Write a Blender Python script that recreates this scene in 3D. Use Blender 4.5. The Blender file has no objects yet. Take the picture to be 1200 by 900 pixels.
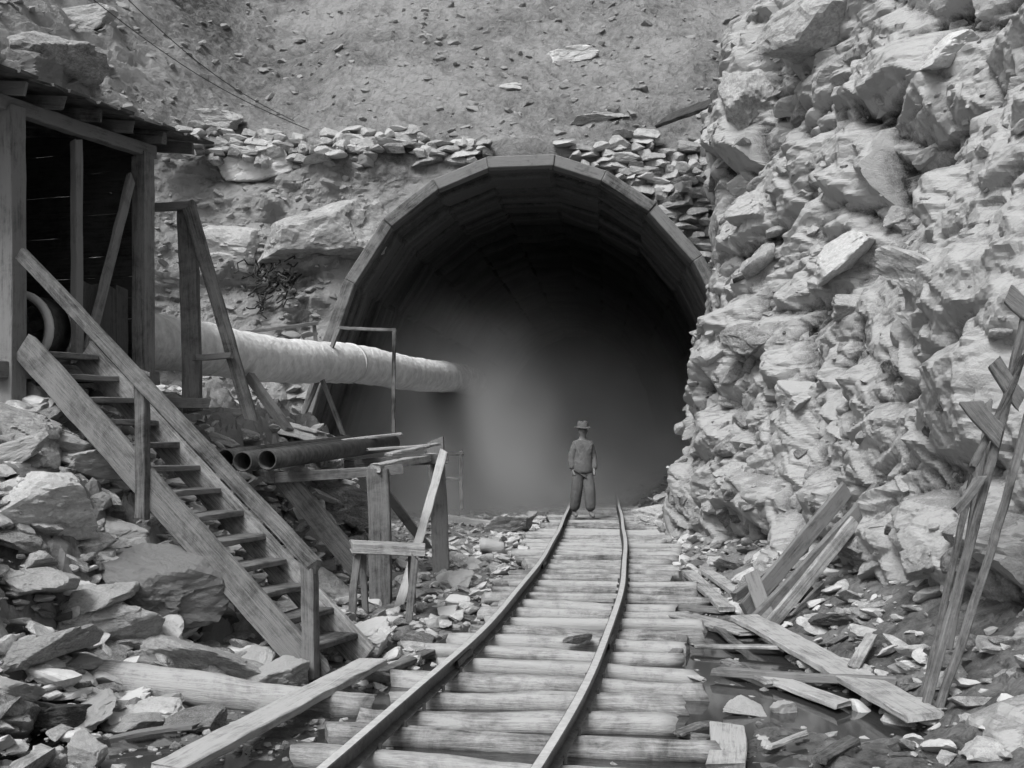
import bpy, bmesh, math, random
import numpy as np
from mathutils import Vector, Matrix
C = bpy.context.scene.collection
F = 1448.0; H = 1.75; HY = 498.0
def P(px, py, Y): return Vector(((px-600)/F*Y, Y, H+(HY-py)/F*Y))
# ---------------------------------------------------------------- noise
def h3(i, j, k, s):
    n = (i.astype(np.int64)*374761393 + j.astype(np.int64)*668265263 + k.astype(np.int64)*1440662683 + s*974634777) & 0xffffffff
    n = ((n ^ (n >> 13))*1274126177) & 0xffffffff
    n = ((n ^ (n >> 15))*2246822519) & 0xffffffff
    n = n ^ (n >> 16)
    return n/4294967296.0
def vnoise(p, s=0):
    c = np.floor(p).astype(np.int64); f = p-c; f = f*f*(3-2*f)
    r = 0
    for a in (0, 1):
        for b in (0, 1):
            for d in (0, 1):
                w = (f[..., 0] if a else 1-f[..., 0])*(f[..., 1] if b else 1-f[..., 1])*(f[..., 2] if d else 1-f[..., 2])
                r = r + w*h3(c[..., 0]+a, c[..., 1]+b, c[..., 2]+d, s)
    return r
def fbm(p, o=4, s=0):
    r = 0; a = .5; t = 0
    for i in range(o):
        r = r+a*(vnoise(p, s+i)-.5); t += a; p = p*2.03+7.1; a *= .5
    return r/t
def vor(p, s=0):
    c = np.floor(p).astype(np.int64)
    F1 = np.full(p.shape[:-1], 9.); F2 = F1.copy()
    best = np.zeros(p.shape); bi = np.zeros(p.shape, dtype=np.int64)
    for a in (-1, 0, 1):
        for b in (-1, 0, 1):
            for d in (-1, 0, 1):
                i = c[..., 0]+a; j = c[..., 1]+b; k = c[..., 2]+d
                q = np.stack([i+h3(i, j, k, s), j+h3(i, j, k, s+1), k+h3(i, j, k, s+2)], -1)
                v = p-q; D = np.sqrt((v*v).sum(-1))
                m = D < F1
                F2 = np.where(m, F1, np.minimum(F2, D)); F1 = np.where(m, D, F1)
                best[m] = v[m]; bi[m] = np.stack([i, j, k], -1)[m]
    R = [h3(bi[..., 0], bi[..., 1], bi[..., 2], s+10+n) for n in range(5)]
    return F1, F2, best, R
def rotm(ax, ay, az):
    return np.array(Matrix.Rotation(az, 3, 'Z') @ Matrix.Rotation(ay, 3, 'Y') @ Matrix.Rotation(ax, 3, 'X'))
def blur(a, n=1, st=1):
    for _ in range(n):
        p = np.pad(a, st, mode='edge'); a = (p[:-2*st, st:-st]+p[2*st:, st:-st]+2*p[st:-st, st:-st])/4
        p = np.pad(a, st, mode='edge'); a = (p[st:-st, :-2*st]+p[st:-st, 2*st:]+2*p[st:-st, st:-st])/4
    return a
def blocks(P3, size, amp, tilt, crack, s, squash=(1, 1, .7), rot=(.3, .35, .1), warp=.12):
    q = P3 @ rotm(*rot)
    w = np.stack([fbm(P3/size*.8+11*k, 2, s+50+k) for k in range(3)], -1)*warp*size*2
    q = (q+w)/size/np.array(squash)
    F1, F2, v, R = vor(q, s)
    d = (R[0]-.5)*amp + (v[..., 0]*(R[1]-.5)+v[..., 1]*(R[2]-.5)+v[..., 2]*(R[3]-.5))*tilt*2
    e = np.exp(-(F2-F1)/.07)
    d = d - crack*e - amp*.35*F1**2
    return d, R[4]*(1-.75*e)  # tone darkens at cracks: painted occlusion shade along with crack dirt
def slabs(P3, size, amp, tilt, K, s, ax, squash=(1, 1, 1), rot=(0, 0, 0), dip=0., spread=.5):
    """union of tilted angular blocks; ax = axis the surface faces (0: x, 1: y). returns displacement, tone"""
    q = (P3 @ rotm(*rot))/size/np.array(squash)
    c = np.floor(q).astype(np.int64)
    best = np.full(q.shape[:-1], -9.); second = best.copy(); tone = np.zeros(q.shape[:-1])
    for a in (-1, 0, 1):
        for b in (-1, 0, 1):
            for d in (-1, 0, 1):
                i = c[..., 0]+a; j = c[..., 1]+b; k = c[..., 2]+d
                r = [h3(i, j, k, s+n) for n in range(9)]
                vx = q[..., 0]-i-r[0]; vy = q[..., 1]-j-r[1]; vz_ = q[..., 2]-k-r[2]
                vu = vy if ax == 0 else vx; vn = vx if ax == 0 else vy
                an = dip+(r[3]-.5)*spread*2; ca = np.cos(an); sa = np.sin(an)
                y = vu*ca-vz_*sa; z = vu*sa+vz_*ca
                hy = .35+.35*r[4]; hz = .2+.3*r[5]
                ext = np.maximum(np.maximum(np.abs(y+z*(r[7]-.5)*.9)-hy, np.abs(z+y*(r[8]-.5)*.7)-hz), np.abs(vn)-.6); ext = np.maximum(ext, 0)
                f = (r[6]-.5)*amp+tilt*((r[7]-.5)*y+(r[8]-.3)*z)*2-K*ext
                m = f > best
                second = np.where(m, best, np.maximum(second, f)); best = np.where(m, f, best); tone = np.where(m, r[3]*.6+r[5]*.4, tone)
    e = np.exp(-(best-second)/(.06*amp+1e-6))*.7
    return best-.05*amp*e, tone*(1-e)  # crevice shade between blocks painted into the tone, with some dirt
# ---------------------------------------------------------------- meshes
def mk_mesh(name, V, Fa, smooth=False, tone=None):
    me = bpy.data.meshes.new(name)
    V = np.asarray(V, dtype=np.float32).reshape(-1, 3); Fa = np.asarray(Fa, dtype=np.int32)
    n, k = Fa.shape
    me.vertices.add(len(V)); me.vertices.foreach_set('co', V.ravel())
    me.loops.add(n*k); me.loops.foreach_set('vertex_index', Fa.ravel())
    me.polygons.add(n); me.polygons.foreach_set('loop_start', np.arange(0, n*k, k, dtype=np.int32))
    me.polygons.foreach_set('use_smooth', np.full(n, smooth))
    if tone is not None:
        a = me.attributes.new('tone', 'FLOAT', 'POINT'); a.data.foreach_set('value', np.asarray(tone, dtype=np.float32).ravel())
    me.update(calc_edges=True); me.validate()
    return me
def grid_faces(nv, nu):
    i = np.arange(nv*nu).reshape(nv, nu)
    return np.stack([i[:-1, :-1], i[:-1, 1:], i[1:, 1:], i[1:, :-1]], -1).reshape(-1, 4)
def link(name, me, mat, parent=None, M=None):
    o = bpy.data.objects.new(name, me); C.objects.link(o)
    if mat and not me.materials: me.materials.append(mat)
    M = M or Matrix.Identity(4)
    if parent is not None:
        o.parent = parent; M = Matrix.Translation(-Vector(parent.location)) @ M
    o.matrix_basis = M
    return o
def tag(o, label, cat, group=None, kind=None):
    o['label'] = label; o['category'] = cat
    if group: o['group'] = group
    if kind: o['kind'] = kind
    return o
def thing(name, loc, label, cat, group=None):
    o = bpy.data.objects.new(name, None); C.objects.link(o); o.location = loc; o.empty_display_size = .1
    return tag(o, label, cat, group)
# ---------------------------------------------------------------- materials
def newmat(name):
    m = bpy.data.materials.new(name); m.use_nodes = True
    nt = m.node_tree; nt.nodes.clear()
    out = nt.nodes.new('ShaderNodeOutputMaterial'); b = nt.nodes.new('ShaderNodeBsdfPrincipled')
    nt.links.new(b.outputs[0], out.inputs[0])
    return m, nt, b
def mth(nt, op, a, b=None, c=None):
    n = nt.nodes.new('ShaderNodeMath'); n.operation = op
    for i, x in enumerate((a, b, c)):
        if x is None: continue
        if hasattr(x, 'links'): nt.links.new(x, n.inputs[i])
        else: n.inputs[i].default_value = x
    return n.outputs[0]
def noise(nt, vec, sc, det=6, rough=.6, dist=0):
    n = nt.nodes.new('ShaderNodeTexNoise'); n.inputs['Scale'].default_value = sc; n.inputs['Detail'].default_value = det
    n.inputs['Roughness'].default_value = rough; n.inputs['Distortion'].default_value = dist
    nt.links.new(vec, n.inputs['Vector']); return n.outputs[0]
def ramp(nt, fac, pts):
    r = nt.nodes.new('ShaderNodeValToRGB'); e = r.color_ramp.elements
    for i, (p, v) in enumerate(pts):
        x = e[i] if i < 2 else e.new(p)
        x.position = p; x.color = (v, v, v, 1)
    nt.links.new(fac, r.inputs[0]); return r.outputs[0]
def mrange(nt, v, a, b_, c, d, smooth=True):
    m = nt.nodes.new('ShaderNodeMapRange'); m.interpolation_type = 'SMOOTHSTEP' if smooth else 'LINEAR'; nt.links.new(v, m.inputs[0])
    for i, q in enumerate((a, b_, c, d)): m.inputs[i+1].default_value = q
    return m.outputs[0]
def rock_mat(name, lo, hi, attr, bump=.03, rough=.9, dust=.0, scale=1., objrand=False):
    m, nt, b = newmat(name)
    tc = nt.nodes.new('ShaderNodeTexCoord').outputs['Object']
    if objrand:
        oi = nt.nodes.new('ShaderNodeObjectInfo')
        add = nt.nodes.new('ShaderNodeVectorMath'); add.operation = 'MULTIPLY_ADD'
        nt.links.new(oi.outputs['Random'], add.inputs[0]); add.inputs[1].default_value = (30, 30, 30); nt.links.new(tc, add.inputs[2]); tc = add.outputs[0]
    n1 = noise(nt, tc, 1.3*scale, 5, .6); n2 = noise(nt, tc, 7*scale, 8, .68, .5); n3 = noise(nt, tc, 55*scale, 4, .7)
    v = mth(nt, 'MULTIPLY', n2, .8); v = mth(nt, 'MULTIPLY_ADD', n1, .45, v); v = mth(nt, 'MULTIPLY_ADD', n3, .45, v)
    if attr:
        a = nt.nodes.new('ShaderNodeAttribute'); a.attribute_name = 'tone'
        v = mth(nt, 'MULTIPLY_ADD', a.outputs['Fac'], .5, v)
    elif objrand: v = mth(nt, 'MULTIPLY_ADD', oi.outputs['Random'], .45, v)
    else: v = mth(nt, 'ADD', v, .25)
    v = mth(nt, 'SUBTRACT', v, .18)
    col = ramp(nt, v, [(.52, lo), (1.0, hi)])
    if dust:
        g = nt.nodes.new('ShaderNodeNewGeometry'); s = nt.nodes.new('ShaderNodeSeparateXYZ'); nt.links.new(g.outputs['Normal'], s.inputs[0])
        f = mth(nt, 'MULTIPLY_ADD', n2, .8, s.outputs[2]); fr = mrange(nt, f, 1.05, 1.4, 0, 1)
        mx = nt.nodes.new('ShaderNodeMix'); mx.data_type = 'RGBA'; nt.links.new(fr, mx.inputs[0]); nt.links.new(col, mx.inputs[6])
        dc = ramp(nt, n3, [(.3, dust*.6), (.7, dust*1.3)]); nt.links.new(dc, mx.inputs[7]); col = mx.outputs[2]
    nt.links.new(col, b.inputs['Base Color']); b.inputs['Roughness'].default_value = rough; b.inputs['Specular IOR Level'].default_value = .25
    hgt = mth(nt, 'MULTIPLY_ADD', n3, .35, n2)
    bp = nt.nodes.new('ShaderNodeBump'); bp.inputs['Strength'].default_value = 1; bp.inputs['Distance'].default_value = bump
    nt.links.new(hgt, bp.inputs['Height']); nt.links.new(bp.outputs[0], b.inputs['Normal'])
    return m
def wood_mat(name, lo, hi, rough=.85):
    m, nt, b = newmat(name)
    tc = nt.nodes.new('ShaderNodeTexCoord').outputs['Object']; oi = nt.nodes.new('ShaderNodeObjectInfo')
    mp = nt.nodes.new('ShaderNodeMapping'); nt.links.new(tc, mp.inputs[0]); mp.inputs['Scale'].default_value = (1.2, 26, 26)
    cb = nt.nodes.new('ShaderNodeCombineXYZ')
    for i in range(3): nt.links.new(mth(nt, 'MULTIPLY', oi.outputs['Random'], 37.+i), cb.inputs[i])
    nt.links.new(cb.outputs[0], mp.inputs['Location'])
    ad = nt.nodes.new('ShaderNodeVectorMath'); ad.operation = 'ADD'; nt.links.new(tc, ad.inputs[0]); nt.links.new(cb.outputs[0], ad.inputs[1])
    g = noise(nt, mp.outputs[0], 1.6, 8, .65, .6); st = noise(nt, ad.outputs[0], 3.1, 8, .75, .4); f = noise(nt, mp.outputs[0], 9, 3, .7)
    v = mth(nt, 'MULTIPLY', g, .6); v = mth(nt, 'MULTIPLY_ADD', st, .95, v); v = mth(nt, 'MULTIPLY_ADD', f, .35, v); v = mth(nt, 'MULTIPLY_ADD', oi.outputs['Random'], .24, v)
    v = mth(nt, 'SUBTRACT', v, .15)
    nt.links.new(ramp(nt, v, [(.65, lo), (1.0, hi)]), b.inputs['Base Color']); b.inputs['Roughness'].default_value = rough; b.inputs['Specular IOR Level'].default_value = .2
    bp = nt.nodes.new('ShaderNodeBump'); bp.inputs['Strength'].default_value = .9; bp.inputs['Distance'].default_value = .012
    nt.links.new(mth(nt, 'MULTIPLY_ADD', f, .5, g), bp.inputs['Height']); nt.links.new(bp.outputs[0], b.inputs['Normal'])
    return m
def plain_mat(name, lo, hi, rough=.6, metal=0., sc=8, bump=.004):
    m, nt, b = newmat(name); tc = nt.nodes.new('ShaderNodeTexCoord').outputs['Object']
    n = noise(nt, tc, sc, 7, .65, .3)
    nt.links.new(ramp(nt, n, [(.35, lo), (.68, hi)]), b.inputs['Base Color']); b.inputs['Roughness'].default_value = rough; b.inputs['Metallic'].default_value = metal
    bp = nt.nodes.new('ShaderNodeBump'); bp.inputs['Distance'].default_value = bump; nt.links.new(n, bp.inputs['Height']); nt.links.new(bp.outputs[0], b.inputs['Normal'])
    return m
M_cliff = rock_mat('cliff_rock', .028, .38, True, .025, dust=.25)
M_wall = rock_mat('wall_stone', .06, .42, True, .02, dust=.28)
M_hill = rock_mat('hill_earth', .05, .29, True, .07, dust=.17)
M_ground = rock_mat('muddy_ground', .018, .22, True, .03, rough=.6)
M_rock = rock_mat('loose_rock', .08, .50, False, .025, objrand=True, scale=2)
M_pale = rock_mat('pale_rock', .22, .66, False, .025, objrand=True, scale=2)
M_dark = rock_mat('dark_rock', .03, .22, False, .025, objrand=True, scale=2)
M_wood = wood_mat('weathered_timber', .02, .20)
M_woodd = wood_mat('dark_timber', .012, .08)
M_woodp = wood_mat('pale_timber', .07, .44)
M_tie = wood_mat('hewn_log', .05, .38)
M_rail = plain_mat('rail_steel', .03, .10, .5, .0, 20)
M_railtop = plain_mat('rail_head_steel', .42, .6, .4, .0, 20)
M_steel = plain_mat('rusty_steel', .03, .10, .6, .2, 14)
M_canvas = plain_mat('pale_duct', .60, .90, .8, 0, 7, .05)
M_ductd = plain_mat('duct_band', .5, .62, .7, 0, 5)
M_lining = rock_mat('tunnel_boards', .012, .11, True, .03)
M_roof = plain_mat('tar_roofing', .03, .12, .9, 0, 6, .02)
M_cloth = plain_mat('dusty_cloth', .10, .15, .9, 0, 9, .03)
M_cloth2 = plain_mat('darker_cloth', .09, .13, .9, 0, 9, .03)
M_skin = plain_mat('skin', .14, .18, .6, 0, 6)
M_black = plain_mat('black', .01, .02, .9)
M_water, nt, b = newmat('muddy_water'); b.inputs['Base Color'].default_value = (.035, .035, .035, 1); b.inputs['Roughness'].default_value = .06
# ---------------------------------------------------------------- terrain functions
TY = np.array([2., 5.87, 7.8, 9.75, 13.7, 18, 23.1, 30, 42]); TX = np.array([-1.25, -.38, -.04, .27, .74, 1.13, 1.53, 2.03, 2.85])
tc_ = np.polyfit(TY, TX, 5)
def track(Y): return np.polyval(tc_, Y)
def sm(t): t = np.clip(t, 0, 1); return t*t*(3-2*t)
def toe_(Y): return np.interp(Y, [3, 6, 7.5, 9, 12, 14, 16, 18, 20, 21.6, 23], [-3.6, -2.9, -2.4, -2.0, -1.75, -1.6, -1.4, -1.9, -2.6, -3.9, -4.4])
def gbase(x, Y):
    x = np.asarray(x, float); Y = np.asarray(Y, float)
    W = np.interp(Y, [5, 7, 9, 11, 12, 13.5, 16, 20, 30], [2.2, 2.1, 2.1, 2.1, 2.0, 1.3, 1.2, 1.4, 1.4])
    Hh = np.interp(Y, [3, 5, 7, 9, 11, 13, 16, 20, 30], [.9, 1.1, 1.3, 1.75, 1.85, 1.72, 1.65, 1.7, 1.7])
    t = toe_(Y)-x
    return Hh*sm(t/W)+np.clip(t-W, 0, 8)*.22 + np.clip(x-2.35, 0, 1.2)*.45
def bankf(x, Y): return sm((toe_(Y)+.5-x)/.8)
def onbed(x, Y): return 1-sm((np.abs(x-track(Y)-.15)-1.0)/.5)
def gh(x, Y):
    x = np.asarray(x, float); Y = np.asarray(Y, float)
    p = np.stack([x, Y, x*0], -1); ob = onbed(x, Y); bk = bankf(x, Y)
    n = fbm(p*.9, 4, 3)*.16*(1-ob) + fbm(p*5, 3, 9)*.05
    z = gbase(x, Y)+n-.045-.06*ob + bk*fbm(p*1.6, 3, 21)*.35
    wet = sm((10.5-Y)/2)*(1-ob)*(1-bk)
    return z-wet*.035
def hit(px, py, y0=5.2, y1=24):
    Y = np.arange(y0, y1, .02); a = (px-600)/F; bb = (HY-py)/F
    g = gh(a*Y, Y); z = H+bb*Y
    k = np.where(z <= g)[0]
    Yh = Y[k[0]] if len(k) else y1
    return Vector((a*Yh, Yh, H+bb*Yh))
def ghs(x, Y): return float(gh(np.array([x]), np.array([Y]))[0])
xs = np.concatenate([[-300, -120, -50, -25, -14, -10], np.arange(-8, 4.6, .035), [5.5, 8, 15, 30, 80, 300]])
def prog(a, b, k):
    r = [a]
    while r[-1] < b: r.append(r[-1]+max(.018, k*r[-1]))
    return np.array(r)
ys = np.concatenate([[-300, -100, -30, -8, 0, 2.5, 4], prog(5.2, 40, .0040), [50, 90, 300]])
X, Yg = np.meshgrid(xs, ys)
Z = gh(X, Yg)
p3 = np.stack([X, Yg, Z], -1)
bk = bankf(X, Yg)
d1, t1 = blocks(p3, .6, .30, .3, .07, 5, (1, 1, .6)); d2, t2 = blocks(p3, .17, .08, .10, .03, 8, (1, 1, .7))
near = ((X > -9) & (X < 5) & (Yg > 4) & (Yg < 40))
Z = np.where(near, Z+bk*(blur(d1)+d2+.05)+(1-bk)*d2*.3, np.where(Yg < 4, np.minimum(Z, .1), Z))
Z = np.where((X > 5)|(X < -9), np.clip(gbase(X, Yg), -.1, 3)-.2, Z)
ob_ = onbed(X, Yg)
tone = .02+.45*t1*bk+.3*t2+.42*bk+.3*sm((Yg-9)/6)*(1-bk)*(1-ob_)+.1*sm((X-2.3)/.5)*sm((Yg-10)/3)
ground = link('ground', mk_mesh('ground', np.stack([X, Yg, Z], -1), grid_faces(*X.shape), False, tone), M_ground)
tag(ground, 'muddy trampled ground with a rubble bank rising on the left', 'ground', kind='structure')
WZ = -.078
wm = mk_mesh('water', [(-4, 4.5, WZ), (3.2, 4.5, WZ), (3.2, 11.5, WZ), (-4, 11.5, WZ)], [(0, 1, 2, 3)])
tag(link('water', wm, M_water), 'shallow muddy puddles beside the track', 'water', kind='structure')
# ---------------------------------------------------------------- arch outline
AY = 21.3
arch_px = [(300, 640), (350, 497), (377, 408), (405, 328), (450, 258), (508, 212), (570, 186), (650, 183), (710, 202), (768, 240), (822, 300), (860, 375), (885, 470), (905, 640)]
AO = [((px-600)/F*AY, H+(HY-py)/F*AY) for px, py in arch_px]
def inset(poly, d):
    r = []; n = len(poly)
    for i in range(n):
        a = Vector(poly[max(i-1, 0)]); b_ = Vector(poly[min(i+1, n-1)]); t = (b_-a).normalized()
        nn = Vector((t.y, -t.x)); r.append(tuple(Vector(poly[i])+nn*d))
    return r
AI = inset(AO, .2)
def inside(x, z, poly):
    r = np.zeros(x.shape, bool); n = len(poly)
    for i in range(n):
        x1, z1 = poly[i]; x2, z2 = poly[(i+1) % n]
        c = ((z1 > z) != (z2 > z)) & (x < (x2-x1)*(z-z1)/((z2-z1) if z2 != z1 else 1e-9)+x1)
        r ^= c
    return r
def distpoly(x, z, poly):
    D = np.full(x.shape, 1e9)
    for i in range(len(poly)-1):
        a = np.array(poly[i]); b_ = np.array(poly[i+1]); ab = b_-a
        t = np.clip(((x-a[0])*ab[0]+(z-a[1])*ab[1])/(ab@ab), 0, 1)
        D = np.minimum(D, np.hypot(x-a[0]-t*ab[0], z-a[1]-t*ab[1]))
    return D
# ---------------------------------------------------------------- portal face + hillside, one sheet
def hillbase(X, V):
    left = np.minimum(np.log1p(np.exp(np.clip((-6.2-X)*1.3, -30, 30)))/1.3, 5)
    ztop = 6.75+left*.8
    face = np.clip(V/7.2, 0, 1); up = np.clip(V-7.2, 0, 99)
    l2 = np.log1p(np.exp(np.clip((-4.6-X)*2, -30, 30)))/2
    Yb = 21.4-left*1.0-np.minimum(l2, 2)*.45
    leanb = np.interp(X, [-7, -5.5, -4.3, -3.5, 6], [2.6, 2.3, 1.5, .9, .6])
    Yf = Yb+leanb*face**1.2+np.minimum(up, .35)+np.clip(up-.35, 0, 99)*.77
    Zf = -.4+face*(ztop+.4)+np.clip(up-.35, 0, 99)*.62
    return Yf, Zf
hx = np.concatenate([[-60, -35, -22, -16], np.arange(-12, 7.5, .04), [8.5, 10, 14, 20, 35, 60]])
vv = np.concatenate([np.arange(0, 7.2, .04), np.arange(7.2, 16, .055), np.arange(16.3, 24, .4), [27, 32, 40, 50]])
X, V = np.meshgrid(hx, vv)
Yf, Zf = hillbase(X, V)
p3 = np.stack([X, Yf, Zf], -1)
d0, t0 = slabs(p3, 1.5, .6, .35, 1.6, 31, 1, (1.2, 1.5, .9), dip=.25); d1, t1 = slabs(p3, .6, .24, .2, .8, 45, 1, (1.2, 1.5, .9), dip=.25); d2, t2 = slabs(p3, .22, .08, .08, .3, 59, 1, (1.2, 1.5, .9), dip=.2)
rk = sm((-X-2.6)/1.0)*sm((7.3-V)/.6)*sm(fbm(p3*.6, 3, 77)*6+.35)
rocky = np.clip(np.maximum(rk, sm((-X-6.0)/1.5)*sm((13-V)/4)*sm(fbm(p3*.5, 3, 78)*4+.7)), 0, 1)
nf = fbm(p3*.5, 6, 41)*1.3+fbm(p3*3, 5, 44)*.35
D = distpoly(X, Zf, AO)
disp = rocky*(d0+d1+d2)+(1-rocky)*(nf*.8+d2*.5+d1*.2-.02)
ng = sm((D-.03)/.5); disp = disp*ng - .08*(1-ng)
fac = sm((7.4-V)/1.0)
Yf = Yf-disp*(.35+.65*fac); Zf = Zf+disp*(1-fac)*.75
cav_shade = np.clip((disp-blur(disp, 4, 4))*3, -.5, .3)  # occlusion-like shading for the hillside tone: hollows darker, bulges lighter
tone = .26+rocky*(.25+.5*t0+.4*t1)+.15*t2*(1-rocky)+1.2*fbm(p3*.45, 4, 99)+.5*fac*(1-rocky)+cav_shade*(.4+.6*rocky)
Fc = grid_faces(*X.shape)
cx = X.ravel()[Fc].mean(1); cz = Zf.ravel()[Fc].mean(1); cv = V.ravel()[Fc].mean(1)
keep = ~(inside(cx, cz, inset(AO, .1)) & (cv < 7.0))
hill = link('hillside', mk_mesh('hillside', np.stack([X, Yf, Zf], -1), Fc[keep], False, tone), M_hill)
tag(hill, 'earth and rock hillside rising behind the tunnel mouth', 'hillside', kind='structure')
HPX = 600+X/Yf*F; HPY = HY-(Zf-H)/Yf*F; HY_, HZ_, HX_ = Yf.copy(), Zf.copy(), X.copy()
def hillhit(px, py):
    d = (HPX-px)**2+(HPY-py)**2; m = np.argwhere(d < 16)
    if not len(m): i, j = np.unravel_index(np.argmin(d), d.shape)
    else: i, j = min(m, key=lambda q: HY_[q[0], q[1]])
    return Vector((HX_[i, j], HY_[i, j], HZ_[i, j]))
def hillpt(x, v):
    i = int(np.argmin(np.abs(vv-v))); j = int(np.argmin(np.abs(hx-x)))
    return Vector((hx[j], HY_[i, j], HZ_[i, j]))
def hilly(x, z):
    j = int(np.argmin(np.abs(hx-x))); m = np.where(np.abs(HZ_[:, j]-z) < .12)[0]
    return float(HY_[m, j].min()) if len(m) else 21.9
# ---------------------------------------------------------------- cliff
PY = np.array([1, 4, 7, 9, 11.4, 14, 16, 18, 19.4, 20.1, 20.6, 20.9]); PX = np.array([3.6, 3.2, 3.05, 3.0, 3.1, 3.15, 3.0, 2.75, 2.54, 2.66, 4.2, 7.0])
ul = prog(2.5, 19.4, .0024)
arc = np.linspace(0, 1, 80)[1:]
cxp = np.interp(arc, [0, .2, .5, 1], [2.54, 2.66, 4.2, 8]); cyp = np.interp(arc, [0, .2, .5, 1], [19.45, 20.1, 20.7, 21.3])
ux = np.concatenate([np.interp(ul, PY, PX), cxp]); uy = np.concatenate([ul, cyp])
vz = np.concatenate([np.arange(-.5, 8, .022), np.arange(8, 13, .05), np.arange(13.5, 22, .8)])
def lean(z, Y):
    k = np.interp(Y, [6, 12, 17, 20], [.40, .36, .24, .14])
    return np.where(z > 0, k*z, 0)+np.clip(z-7.4-np.clip(Y-12, 0, 8)*.08, 0, 30)*.8
UX, VZ = np.meshgrid(ux, vz); UY, _ = np.meshgrid(uy, vz)
CX = UX+lean(VZ, UY)
p3 = np.stack([CX, UY, VZ], -1)
wv = np.stack([fbm(p3*.5+3*k, 2, 200+k) for k in range(3)], -1)*.5
q3 = p3+wv
dL = fbm(p3*np.array([.3, .25, .35]), 2, 61)*.8
dB, tB = slabs(q3, 1.9, .75, .5, 1.5, 71, 0, (1.6, 1.5, .85), dip=.3, spread=.35)
d0, t0 = slabs(q3, .80, .30, .28, .95, 83, 0, (2, 1.5, .85), dip=.3, spread=.4)
d1, t1 = slabs(q3, .30, .07, .08, .30, 95, 0, (2, 1.5, .85), dip=.3, spread=.45)
d2, t2 = slabs(q3, .12, .02, .024, .09, 107, 0, (2, 1.4, .9), dip=.3, spread=.6)
dirt = sm((fbm(p3*np.array([.5, .4, .3])+5, 4, 91)-.03)*7)
disp = dL+dB*(1-.4*dirt)+d0*(1-.8*dirt)+d1*(1-.3*dirt)+d2+fbm(p3*9, 3, 95)*.01-dirt*.05
disp = disp-sm((.9-VZ)/.9)*.25+.10
edge = sm((uy[None, :]-19.2)/.6)*np.ones_like(UY)
CX2 = CX-disp*(.95-edge*.35); CY2 = UY+disp*edge*.5-disp*.12*(1-edge)
mn = np.interp(UY, [6, 19, 20, 21], [2.45, 2.33, 2.33, 2.35]); CX2 = np.where(CX2 < mn+.15, mn+.15-.15*np.tanh((mn+.15-CX2)/.3), CX2)
CZ2 = VZ+disp*.2
cav_shade = np.clip((disp-blur(disp, 4, 3))*5, -.55, .35)+np.clip((disp-blur(disp, 5, 9))*1.6, -.4, .3)  # two-scale ambient occlusion painted into the cliff colour, crevice dirt included
tone = np.clip(.24+.3*t0+.25*t1+.2*t2+.25*tB-.25*dirt+cav_shade, -.3, 1.25)
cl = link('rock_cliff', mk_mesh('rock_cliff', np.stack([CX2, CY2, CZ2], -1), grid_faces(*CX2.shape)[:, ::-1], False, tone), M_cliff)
tag(cl, 'blasted rock cliff of fractured angular blocks on the right', 'cliff', kind='structure')
def cliffhit(px, py):
    Y = np.arange(6, 20.5, .02); a = (px-600)/F; bb = (HY-py)/F
    z = H+bb*Y; s = a*Y-(np.interp(Y, PY, PX)+lean(z, Y))
    k = np.where(s >= 0)[0]; k = k[0] if len(k) else len(Y)-1
    iu = int(np.argmin(np.abs(uy-Y[k]))); iv = int(np.argmin(np.abs(vz-z[k])))
    return Vector((CX2[iv, iu], CY2[iv, iu], CZ2[iv, iu]))
# ---------------------------------------------------------------- beams
def plank_mesh(L, w, t, seed, cham=.006, rag=.006, bend=.0):
    rnd = random.Random(seed); n = max(3, int(L/.18)+1)
    V = []
    c = min(cham, w*.3, t*.3)
    prof = [(-w/2+c, -t/2), (w/2-c, -t/2), (w/2, -t/2+c), (w/2, t/2-c), (w/2-c, t/2), (-w/2+c, t/2), (-w/2, t/2-c), (-w/2, -t/2+c)]
    ph = rnd.uniform(0, 6); sk = [rnd.uniform(-1, 1)*rag*4 for _ in range(2)]
    for i in range(n+1):
        f = i/n; x = f*L
        oy = bend*math.sin(f*math.pi+ph*.1)+rnd.uniform(-1, 1)*rag*.4; oz = bend*.5*math.sin(f*math.pi*1.3+ph)+rnd.uniform(-1, 1)*rag*.3
        for (y, z) in prof:
            xe = 0
            if i in (0, n): xe = rnd.uniform(-1, 1)*rag*2+sk[0 if i == 0 else 1]*y/(w/2)
            V.append((x+xe, y*(1+rnd.uniform(-1, 1)*rag*2)+oy+rnd.uniform(-1, 1)*rag*.3, z+oz+rnd.uniform(-1, 1)*rag*.25))
    bm = bmesh.new(); vs = [bm.verts.new(v) for v in V]
    for i in range(n):
        for j in range(8):
            bm.faces.new((vs[i*8+j], vs[i*8+(j+1) % 8], vs[i*8+8+(j+1) % 8], vs[i*8+8+j]))
    bm.faces.new([vs[j] for j in range(8)][::-1]); bm.faces.new([vs[n*8+j] for j in range(8)])
    bmesh.ops.recalc_face_normals(bm, faces=bm.faces)
    me = bpy.data.meshes.new('plank'); bm.to_mesh(me); bm.free(); return me
def frame(p0, p1, hint):
    x = (p1-p0).normalized(); hint = Vector(hint); y = hint.cross(x)
    if y.length < 1e-4: y = Vector((0, 1, 0)).cross(x)
    y.normalize(); z = x.cross(y)
    M = Matrix((x, y, z)).transposed().to_4x4(); M.translation = p0; return M
SEED = [100]
def beam(name, p0, p1, w, t, mat, parent=None, hint=(0, 0, 1), bend=.006, rag=.009):
    SEED[0] += 1; p0 = Vector(p0); p1 = Vector(p1)
    me = plank_mesh((p1-p0).length, w, t, SEED[0], bend=bend, rag=rag); me.name = name
    return link(name, me, mat, parent, frame(p0, p1, hint))
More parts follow.
